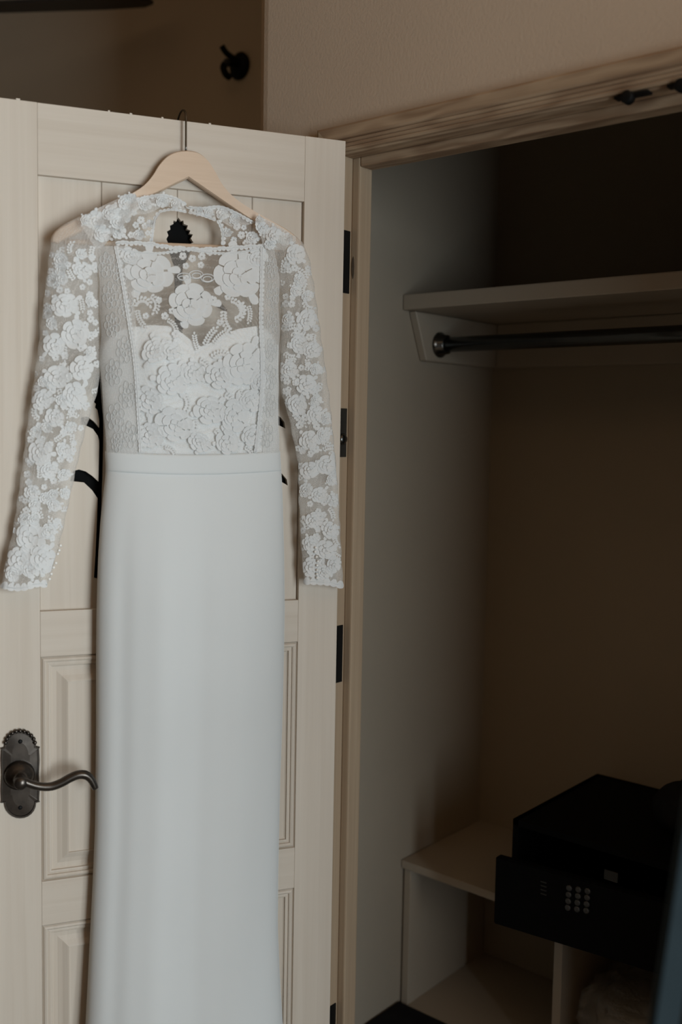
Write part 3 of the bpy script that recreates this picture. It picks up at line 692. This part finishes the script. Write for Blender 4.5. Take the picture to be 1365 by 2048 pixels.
# bodice, above the sweetheart line
for x, y, R, ro in ((297, 543, 50, .3), (478, 548, 52, .9), (384, 606, 47, .1), (262, 512, 22, .5), (515, 515, 22, .2)): rose(bodice, x, y, R, Sbody, ro)
for x, y, R in ((366, 512, 8), (385, 517, 8), (404, 513, 8), (372, 532, 7), (402, 530, 7), (352, 500, 7), (420, 505, 7)): flower(bodice, x, y, R, Sbody, x)
cords(bodice, [[(x+rx*math.cos(t*math.pi/10), y+ry*math.sin(t*math.pi/10)) for t in range(21)] for x, y, rx, ry in ((368, 553, 13, 7), (392, 549, 14, 8), (415, 556, 13, 8), (366, 556, 9, 4), (393, 551, 9, 5), (415, 558, 9, 5))], Sbody, 0.0010)
for x, y, R, ro, be in ((268, 612, 22, -1.2, 2.6), (302, 592, 20, .5, 2.0), (275, 620, 18, 1.5, -.8), (448, 622, 22, 1.7, -1), (470, 640, 22, -.3, -2.2), (462, 600, 20, .2, 1.6), (335, 640, 16, .4, 1.2),
                        (362, 650, 15, -.6, .8), (377, 640, 14, -1.1, .6), (497, 612, 16, 1.2, .8), (410, 690, 20, -1.2, .5), (428, 686, 18, -1.0, .6), (397, 700, 16, -2.0, .4), (445, 565, 16, .4, .5)): sprig(bodice, x, y, R, Sbody, ro, 7, be)
for x, y, R in ((330, 632, 8), (352, 668, 9), (318, 600, 7), (292, 632, 7), (440, 645, 7), (456, 594, 7), (426, 600, 9), (344, 622, 7)): flower(bodice, x, y, R, Sbody, y)
# bodice, over the lining
for x, y, R, ro in ((487, 728, 46, .4), (440, 752, 30, 1.1), (310, 700, 30, .2), (345, 760, 34, .8), (300, 800, 30, 0.1), (385, 745, 24, .6), (350, 850, 40, .4), (420, 820, 32, .9), (470, 830, 34, .2),
                    (505, 800, 26, .5), (300, 870, 28, .9), (400, 885, 24, .3), (455, 885, 26, .7), (505, 870, 24, .1), (340, 700, 22, .5), (520, 760, 20, .3)): rose(bodice, x, y, R, Sbody, ro)
for x, y, R, ro in ((400, 720, 18, .3), (425, 715, 18, -.8), (370, 790, 18, .9), (450, 790, 18, .3), (390, 840, 18, 1.3), (320, 830, 16, .2), (380, 880, 15, -.5), (480, 780, 15, 1.2), (430, 860, 14, .7), (330, 895, 14, 0), (490, 895, 14, .3)):
    sprig(bodice, x, y, R, Sbody, ro, 6, 1.5)
# side panels: fine outlines of roses seen from the back of the lace
for x, y, R, ro in ((213, 530, 26, .2), (240, 545, 24, .8), (222, 590, 28, .1), (250, 610, 26, .6), (225, 650, 26, .4), (250, 700, 28, .2), (228, 745, 28, .9), (255, 790, 28, .1), (232, 835, 30, .5), (258, 870, 28, .3), (235, 885, 20, .7)):
    line_rose(bodice, x, y, R, Sside, ro, 0.62)
for x, y, R, ro in ((543, 535, 24, .2), (546, 590, 26, .5), (545, 645, 24, .1), (543, 700, 24, .7), (541, 755, 26, .3), (540, 810, 26, .1), (533, 868, 28, .4)):
    line_rose(bodice, x, y, R, Sside, ro, 0.5)
for pts in ([(232, 492), (245, 560), (258, 640), (270, 720), (276, 800), (282, 905)], [(525, 494), (524, 560), (522, 640), (525, 720), (523, 800), (512, 905)]):
    scallops(bodice, spline(pts, 60), 9, 6, Sside, 1)
scallops(bodice, [(x, neck(x)+3) for x in range(232, 536, 4)], 9, 6, Sbody, -1)
scallops(bodice, [(x, 497+10*abs(math.sin((x-232)/46.0))) for x in range(236, 532, 3)], 8, 4, Sbody, -1)

# sleeves: the large roses by hand, then smaller pieces in the gaps
def fill(which, placed, S, y0, y1, n, parent, rs):
    rg = random.Random(rs); cnt = 0; tries = 0
    while cnt < n and tries < 12000:
        tries += 1; y = rg.uniform(y0, y1); xl, xr, _, _ = sleeve(which, y); R = rg.choice((6, 7, 9, 10, 13)); x = rg.uniform(xl+R*.6, xr-R*.6)
        if any((x-a)**2+(y-b)**2 < (R*.50+c*.74)**2 for a, b, c in placed): continue
        placed.append((x, y, R)); cnt += 1
        if R >= 13: rose(parent, x, y, R, S, rg.uniform(0, 6))
        elif R >= 9: sprig(parent, x-R*.5, y-R*.5, R*1.3, S, rg.uniform(0, 6), 5, rg.uniform(-2, 2))
        else: flower(parent, x, y, R*1.1, S, rg.uniform(0, 6))
PL = [(130, 610, 30), (165, 540, 22), (122, 520, 16), (150, 668, 30), (108, 690, 24), (165, 735, 26), (115, 755, 28), (150, 790, 28), (85, 800, 24), (110, 835, 20), (80, 905, 28), (100, 940, 20), (128, 900, 18),
      (128, 950, 15), (65, 985, 18), (108, 1010, 16), (70, 1010, 14), (60, 1075, 36), (88, 1118, 28), (38, 1118, 26), (60, 1140, 20), (25, 1148, 17), (98, 1062, 16)]
PR = [(592, 508, 22), (600, 560, 14), (615, 640, 24), (600, 690, 22), (625, 700, 20), (580, 740, 18), (612, 770, 22), (595, 810, 22), (632, 830, 20), (618, 880, 22), (648, 870, 16), (655, 930, 24), (620, 940, 20),
      (612, 980, 16), (640, 990, 18), (668, 1000, 16), (630, 1040, 20), (660, 1060, 20), (622, 1090, 20), (652, 1100, 22), (668, 1130, 18), (622, 1135, 20), (648, 1145, 16)]
for which, P, S, parent, y0, y1, sd in (('l', PL, Sl, slv['l'], 490, 1150, 3), ('r', PR, Sr, slv['r'], 500, 1150, 5)):
    for x, y, R in P: rose(parent, x, y, R, S, x*.1+y*.07)
    fill(which, list(P), S, y0, y1, 105 if which == 'l' else 84, parent, sd)
scallops(slv['l'], [(x, 1166+cuffL(x)) for x in np.linspace(3, 94, 50)], 13, 10, lambda x, y, h: un(x, y, sleeve_w('l', x, min(y, 1166), 0.0006+h)), 1)
scallops(slv['r'], [(x, 1163+cuffR(x)) for x in np.linspace(608, 687, 50)], 13, 10, lambda x, y, h: un(x, y, sleeve_w('r', x, min(y, 1164), 0.0006+h)), 1)
bl = [(632, 1095.7), (630.8, 1104), (633.7, 1113.8), (636.4, 1122.7), (634.9, 1131), (635, 1140.6), (634.7, 1148.4), (635, 1156)]
b2 = [(121, 1091), (118.3, 1100.5), (115.4, 1107.7), (111.8, 1126), (107.2, 1135), (102.6, 1147.7), (99, 1158)]
for P, S, parent in ((bl, lambda x, y: un(x, y, sleeve_w('r', x, y, 0.0062)), slv['r']), (b2, lambda x, y: un(x, y, sleeve('l', y)[2]+0.004), slv['l'])):
    for x, y in P:
        bm = bmesh.new(); bmesh.ops.create_uvsphere(bm, u_segments=14, v_segments=10, radius=0.0024, matrix=Matrix.Translation(S(x, y))); frombm('pearl_button', bm, 'pearl', parent, True)
# collar and shoulder lace
for x, y, R, ro in ((290, 408, 15, .3), (325, 402, 14, .6), (352, 408, 11, .1)): rose(collarA, x, y, R, Scol, ro)
for x, y, R, ro in ((250, 430, 17, .2), (238, 462, 17, .5), (300, 447, 8, 0), (278, 470, 12, .2)): rose(collarA2, x, y, R, Scol, ro)
for x, y, R in ((282, 440, 8), (272, 450, 7), (290, 452, 7), (262, 470, 7), (296, 466, 6), (268, 425, 7)): flower(collarA2, x, y, R, Scol, x)
for x, y, R, ro in ((398, 421, 9, 0), (418, 424, 10, .5), (445, 428, 13, .2), (470, 438, 12, .5)): rose(collarB, x, y, R, Scol, ro)
for x, y, R, ro in ((455, 465, 10, .4), (505, 475, 14, .1)): rose(collarB2, x, y, R, Scol, ro)
for x, y, R in ((474, 453, 8), (483, 470, 8), (492, 486, 7), (468, 480, 7), (488, 455, 6)): flower(collarB2, x, y, R, Scol, x)
scallops(collarA, spline([(262, 402), (290, 396), (322, 391), (350, 397), (372, 410)], 40), 9, 6, Scol, -1)
scallops(collarA, spline([(318, 424), (345, 419), (373, 424)], 20), 8, 4, Scol, 1)
scallops(collarA2, spline([(318, 425), (309, 440), (306, 460), (303, 484)], 20), 8, 5, Scol, -1)
scallops(collarB, spline([(378, 424), (405, 430), (432, 440)], 20), 8, 5, Scol, 1)
scallops(collarB, spline([(378, 415), (405, 417), (440, 414), (470, 425), (508, 446)], 30), 9, 5, Scol, -1)
scallops(collarB2, spline([(436, 440), (444, 455), (447, 472), (446, 490)], 20), 8, 6, Scol, 1)
tube('button_loop', [un(370, 412, .031), un(375, 416, .033), un(380, 417, .031)], 0.0012, 'cord', collarA, 6)
for x, y, R, ro in ((190, 440, 20, .3), (222, 425, 20, .8), (250, 404, 16, .1), (205, 468, 18, .5), (172, 440, 12, .4), (235, 445, 15, .9), (262, 396, 11, .2)): rose(shoulderL, x, y, R, Ssh, ro)
for x, y, R, ro in ((525, 455, 16, .3), (548, 470, 18, .6), (572, 478, 15, .1), (540, 490, 12, .5), (520, 440, 9, .2)): rose(shoulderR, x, y, R, Ssh, ro)

# ------------------------------------------------------------------ inside the closet
ZS, YS = 1.8138, 0.3476
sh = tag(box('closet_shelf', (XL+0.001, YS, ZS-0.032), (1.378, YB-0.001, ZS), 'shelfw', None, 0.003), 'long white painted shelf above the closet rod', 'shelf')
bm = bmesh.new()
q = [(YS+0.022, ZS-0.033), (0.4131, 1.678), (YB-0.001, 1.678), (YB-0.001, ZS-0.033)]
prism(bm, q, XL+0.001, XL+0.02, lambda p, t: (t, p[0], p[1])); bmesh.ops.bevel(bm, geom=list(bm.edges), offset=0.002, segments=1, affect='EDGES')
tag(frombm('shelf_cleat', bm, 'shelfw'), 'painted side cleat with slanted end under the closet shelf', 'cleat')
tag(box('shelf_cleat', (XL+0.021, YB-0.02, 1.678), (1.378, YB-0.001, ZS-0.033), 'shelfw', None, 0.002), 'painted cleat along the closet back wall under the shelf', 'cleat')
YR, ZR = 0.4589, 1.7151
rod = tag(empty('closet_rod', (XL+0.02, YR, ZR)), 'dark chrome hanging rod under the closet shelf', 'rod')
tube('rod_tube', [(0.004, 0, 0), (1.375-XL-0.02, 0, 0)], 0.0165, 'steel', rod, 20)
bm = bmesh.new(); lathe(bm, (0.0005, 0, 0), (1, 0, 0), [(0, 0.027), (0.004, 0.028), (0.006, 0.022), (0.022, 0.021), (0.023, 0.0165)], 22); sk = frombm('rod_socket', bm, 'steel', rod, True)
bm = bmesh.new(); lathe(bm, (0.004, -0.021, 0.0), (0.8, -0.6, 0), [(0, 0.006), (0.003, 0.005), (0.005, 0.002)], 12); tag(frombm('socket_screw', bm, 'bright', sk, True), 'bright screw head')
# cubby
ZC, YC = 0.5582, 0.3888
cub = tag(empty('closet_cubby', (XL+0.002, YC, 0)), 'white painted low cubby shelf unit standing in the closet', 'cubby')
def cp3(px, py): return unplane(px, py, (0, YC, 0), (0, 1, 0))
xd0, xd1 = cp3(1104, 1950)[0], cp3(1121, 1950)[0]
zb0 = cp3(812, 2012)[2]
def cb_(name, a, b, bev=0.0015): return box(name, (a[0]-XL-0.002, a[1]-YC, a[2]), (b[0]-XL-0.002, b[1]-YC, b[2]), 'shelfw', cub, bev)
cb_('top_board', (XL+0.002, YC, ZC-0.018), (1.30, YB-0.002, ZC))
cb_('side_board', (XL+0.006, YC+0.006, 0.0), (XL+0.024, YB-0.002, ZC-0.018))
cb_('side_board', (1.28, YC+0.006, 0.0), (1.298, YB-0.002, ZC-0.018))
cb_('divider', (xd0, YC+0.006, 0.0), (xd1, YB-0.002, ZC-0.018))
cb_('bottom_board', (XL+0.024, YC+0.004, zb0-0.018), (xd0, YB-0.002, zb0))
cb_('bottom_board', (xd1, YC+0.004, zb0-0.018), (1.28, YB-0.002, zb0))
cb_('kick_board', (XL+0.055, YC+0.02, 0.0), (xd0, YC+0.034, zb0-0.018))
print('cubby', xd0, xd1, zb0)
# low dark box in front of the cubby
q = unplane(808, 2006, (XL+0.004, YC-0.001, 0), (0, 1, 0))
dbx = tag(empty('storage_box', (XL+0.004, q[1]-0.28, 0)), 'low dark storage box on the closet floor against the side wall', 'box')
hz = q[2]
box('box_body', (0.004, 0.004, 0), (0.146, 0.276, hz-0.03), 'navy', dbx, 0.004); box('lid', (0, 0, hz-0.032), (0.15, 0.28, hz), 'navy', dbx, 0.004)
# safe with its door ajar
SX, SY, SZ = 0.183, 0.320, 0.760
bk = unplane(1195, 1547, (0, 0, SZ), (0, 0, 1))
sf = tag(empty('electronic_safe', (SX, SY, ZC)), 'black electronic safe with keypad standing on the cubby', 'safe')
SH = SZ-ZC
bm = bmesh.new(); SWD = 0.43; SDP = bk[1]-SY
for a, b in (((0, 0, 0), (0.012, SDP, SH)), ((SWD-0.012, 0, 0), (SWD, SDP, SH)), ((0, 0, 0), (SWD, SDP, 0.012)), ((0, 0, SH-0.012), (SWD, SDP, SH)), ((0, SDP-0.012, 0), (SWD, SDP, SH))): addbox(bm, a, b)
frombm('safe_body', bm, 'safe', sf)
ang = math.radians(-6.5); hinge = Vector((SWD-0.004, -0.003, 0))
def sd(t, o, z): # t from hinge towards the free edge, o outwards
    return (hinge.x-math.cos(ang)*t-math.sin(ang)*o*-1*0-0, hinge.y+math.sin(ang)*t-o, z)
bm = bmesh.new(); DW = 0.425
prism(bm, [(0, 0.012), (0, 0.147), (DW, 0.147), (DW, 0.012)], 0.0, 0.018, lambda p, t: sd(p[0], t, p[1])); bmesh.ops.bevel(bm, geom=list(bm.edges), offset=0.0025, segments=2, affect='EDGES')
sdoor = frombm('safe_door', bm, 'safe', sf)
P0 = np.array([SX, SY, ZC])
def on_door(px, py):
    a = np.array(sd(0, 0.018, 0))+P0; b = np.array(sd(DW, 0.018, 0))+P0; n = np.cross(b-a, (0, 0, 1)); return unplane(px, py, a, n)-P0
for r in range(4):
    for c in range(3):
        p = on_door(1139+c*18.5-r*0.9, 1776+c*3.0+r*13.0)
        bm = bmesh.new(); lathe(bm, (p[0], p[1]+0.001, p[2]), (0.11, -1, 0), [(0, 0.0062), (0.003, 0.0058), (0.0042, 0.004)], 10); frombm('key', bm, 'key', sdoor, True)
p = on_door(1223, 1752); bm = bmesh.new(); addbox(bm, (p[0]-0.013, p[1]-0.0015, p[2]-0.009), (p[0]+0.013, p[1]+0.002, p[2]+0.009), 0.0006); frombm('display', bm, 'print', sdoor)
for k in range(4):
    p = on_door(1087, 1764+k*8); bm = bmesh.new(); addbox(bm, (p[0]-0.008+0.002*(k % 2), p[1]-0.0006, p[2]-0.0012), (p[0]+0.007, p[1]+0.001, p[2]+0.0012)); frombm('printed_line', bm, 'print', sdoor)

# ---- soft lumpy things
def lump(name, c, r, mat, parent=None, amp=0.1, freq=9.0, flat=0.0, seed=0, sub=4, power=2.0):
    from mathutils import noise
    bm = bmesh.new(); bmesh.ops.create_icosphere(bm, subdivisions=sub, radius=1.0)
    for v in bm.verts:
        d = v.co.normalized(); k = (abs(d.x)**power+abs(d.y)**power+abs(d.z)**power)**(-1/power); p = d*k
        n = noise.noise(d*freq*0.25+Vector((seed, seed*.7, 0)))+0.5*noise.noise(d*freq*0.6+Vector((seed, 3, 1)))+0.3*abs(noise.noise(d*freq*1.4))
        p = p*(1+amp*n); v.co = Vector((c[0]+p.x*r[0], c[1]+p.y*r[1], max(c[2]+p.z*r[2], flat)))
    return frombm(name, bm, mat, parent, True)
p = unplane(1375, 1560, (0, 0.50, 0), (0, 1, 0))
bag = tag(empty('toiletry_bag', (p[0]+0.05, 0.50, SZ)), 'black soft bag lying on top of the safe', 'bag')
lump('bag_body', (0, 0, 0.045), (0.105, 0.07, 0.048), 'navy', bag, 0.04, 6, 0.0, 2, 4, 3.0)
tube('bag_handle', spline([(-0.05, -0.02, 0.085), (-0.045, -0.02, 0.105), (0.0, -0.02, 0.115), (0.045, -0.02, 0.105), (0.05, -0.02, 0.085)], 20).tolist(), 0.006, 'navy', bag, 8)
# blanket wrapped in clear plastic, in the right-hand bay
p = unplane(1240, 1990, (0, 0.46, 0), (0, 1, 0))
bl_ = tag(empty('bagged_blanket', (max(p[0], xd1+0.17), 0.53, zb0)), 'folded blanket in a crumpled clear plastic bag in the cubby', 'blanket')
for k in range(3): lump('blanket_fold', (0, 0, 0.035+k*0.055), (0.135-0.006*k, 0.12, 0.030), 'blanket', bl_, 0.03, 5, 0.004, k*3+1, 4, 4.0)
lump('plastic_bag', (0, 0, 0.095), (0.150, 0.137, 0.105), 'plastic', bl_, 0.13, 20, 0.001, 9, 5, 4.0)
# narrow painted plank standing on end before the opening
A = Vector(CAM+ray(1332, 2048)*0.93); B = Vector(CAM+ray(1389, 1669)*0.93)
ax = (B-A).normalized(); dp = Vector(ray(1350, 1024)); dp.z = 0; dp.normalize(); dp = (dp-ax*dp.dot(ax)).normalized(); nn = ax.cross(dp)
foot = A-ax*(A.z/ax.z); LB = 1.34/ax.z
ib = tag(empty('leaning_plank', tuple(foot)), 'narrow blue-grey plank standing upright at a slant before the closet', 'plank')
bm = bmesh.new(); prism(bm, [(0.002, 0), (LB-0.012, 0), (LB, 0.012), (LB, 0.028), (LB-0.012, 0.04), (0.002, 0.04)], -0.0125, 0.0125, lambda q, t: ax*q[0]+dp*q[1]+nn*t); bmesh.ops.bevel(bm, geom=list(bm.edges), offset=0.004, segments=2, affect='EDGES')
frombm('plank_body', bm, 'blue', ib)
bm = bmesh.new(); prism(bm, [(-0.001, -0.002), (0.03, -0.002), (0.03, 0.042), (-0.001, 0.042)], -0.0145, 0.0145, lambda q, t: ax*q[0]+dp*q[1]+nn*t); frombm('foot_cap', bm, 'iron', ib)

# ------------------------------------------------------------------ beyond the door
h = unplane(482, 133, (0, FARY, 0), (0, 1, 0))
wf = tag(empty('wall_hook', (h[0], FARY, h[2])), 'small dark hook fixed high on the dim far wall', 'hook')
bm = bmesh.new(); lathe(bm, (0, 0, 0), (0, -1, 0), [(0, 0.034), (0.006, 0.036), (0.012, 0.030), (0.016, 0.018)], 18); frombm('hook_rose', bm, 'iron', wf, True)
tube('hook_arm', spline([(0, -0.012, 0.004), (0, -0.05, -0.006), (0.004, -0.066, -0.02), (0.006, -0.06, -0.036), (0.004, -0.045, -0.04)], 24).tolist(), 0.009, 'iron', wf, 10)
tube('hook_arm', spline([(0, -0.012, 0.01), (-0.006, -0.045, 0.022), (-0.01, -0.06, 0.038)], 16).tolist(), 0.008, 'iron', wf, 10)
bm = bmesh.new(); bmesh.ops.create_uvsphere(bm, u_segments=12, v_segments=8, radius=0.009, matrix=Matrix.Translation((0.012, -0.062, -0.008))); frombm('hook_tip', bm, 'plate', wf, True)
# ceiling fan: one blade reaches into view
FZ = 2.66
tipp = unplane(306, 2, (0, 0, FZ), (0, 0, 1)); inn = unplane(0, 14, (0, 0, FZ), (0, 0, 1)); bdir = Vector(tipp-inn); bdir.z = 0; bdir.normalize()
fc = Vector(tipp)-bdir*0.66
fan = tag(empty('ceiling_fan', (fc.x, fc.y, FZ)), 'dark ceiling fan in the far corner above the door', 'fan')
bm = bmesh.new(); lathe(bm, (0, 0, -0.06), (0, 0, 1), [(0, 0.05), (0.03, 0.085), (0.10, 0.09), (0.13, 0.06), (0.15, 0.016), (CEIL-FZ+0.03, 0.016), (CEIL-FZ+0.035, 0.05), (CEIL-FZ+0.06, 0.06)], 24); frombm('fan_hub', bm, 'blackfan', fan, True)
a0 = math.atan2(bdir.y, bdir.x)
for k in range(3):
    a = a0+k*2*math.pi/3; ca, sa = math.cos(a), math.sin(a); bm = bmesh.new()
    o_ = [(0.09, -0.03), (0.2, -0.055), (0.5, -0.065), (0.62, -0.055), (0.655, -0.02), (0.655, 0.02), (0.62, 0.055), (0.5, 0.065), (0.2, 0.055), (0.09, 0.03)]
    prism(bm, o_, -0.004, 0.004, lambda q, t: (ca*q[0]-sa*q[1], sa*q[0]+ca*q[1], t+q[1]*0.18)); frombm('fan_blade', bm, 'blackfan', fan)
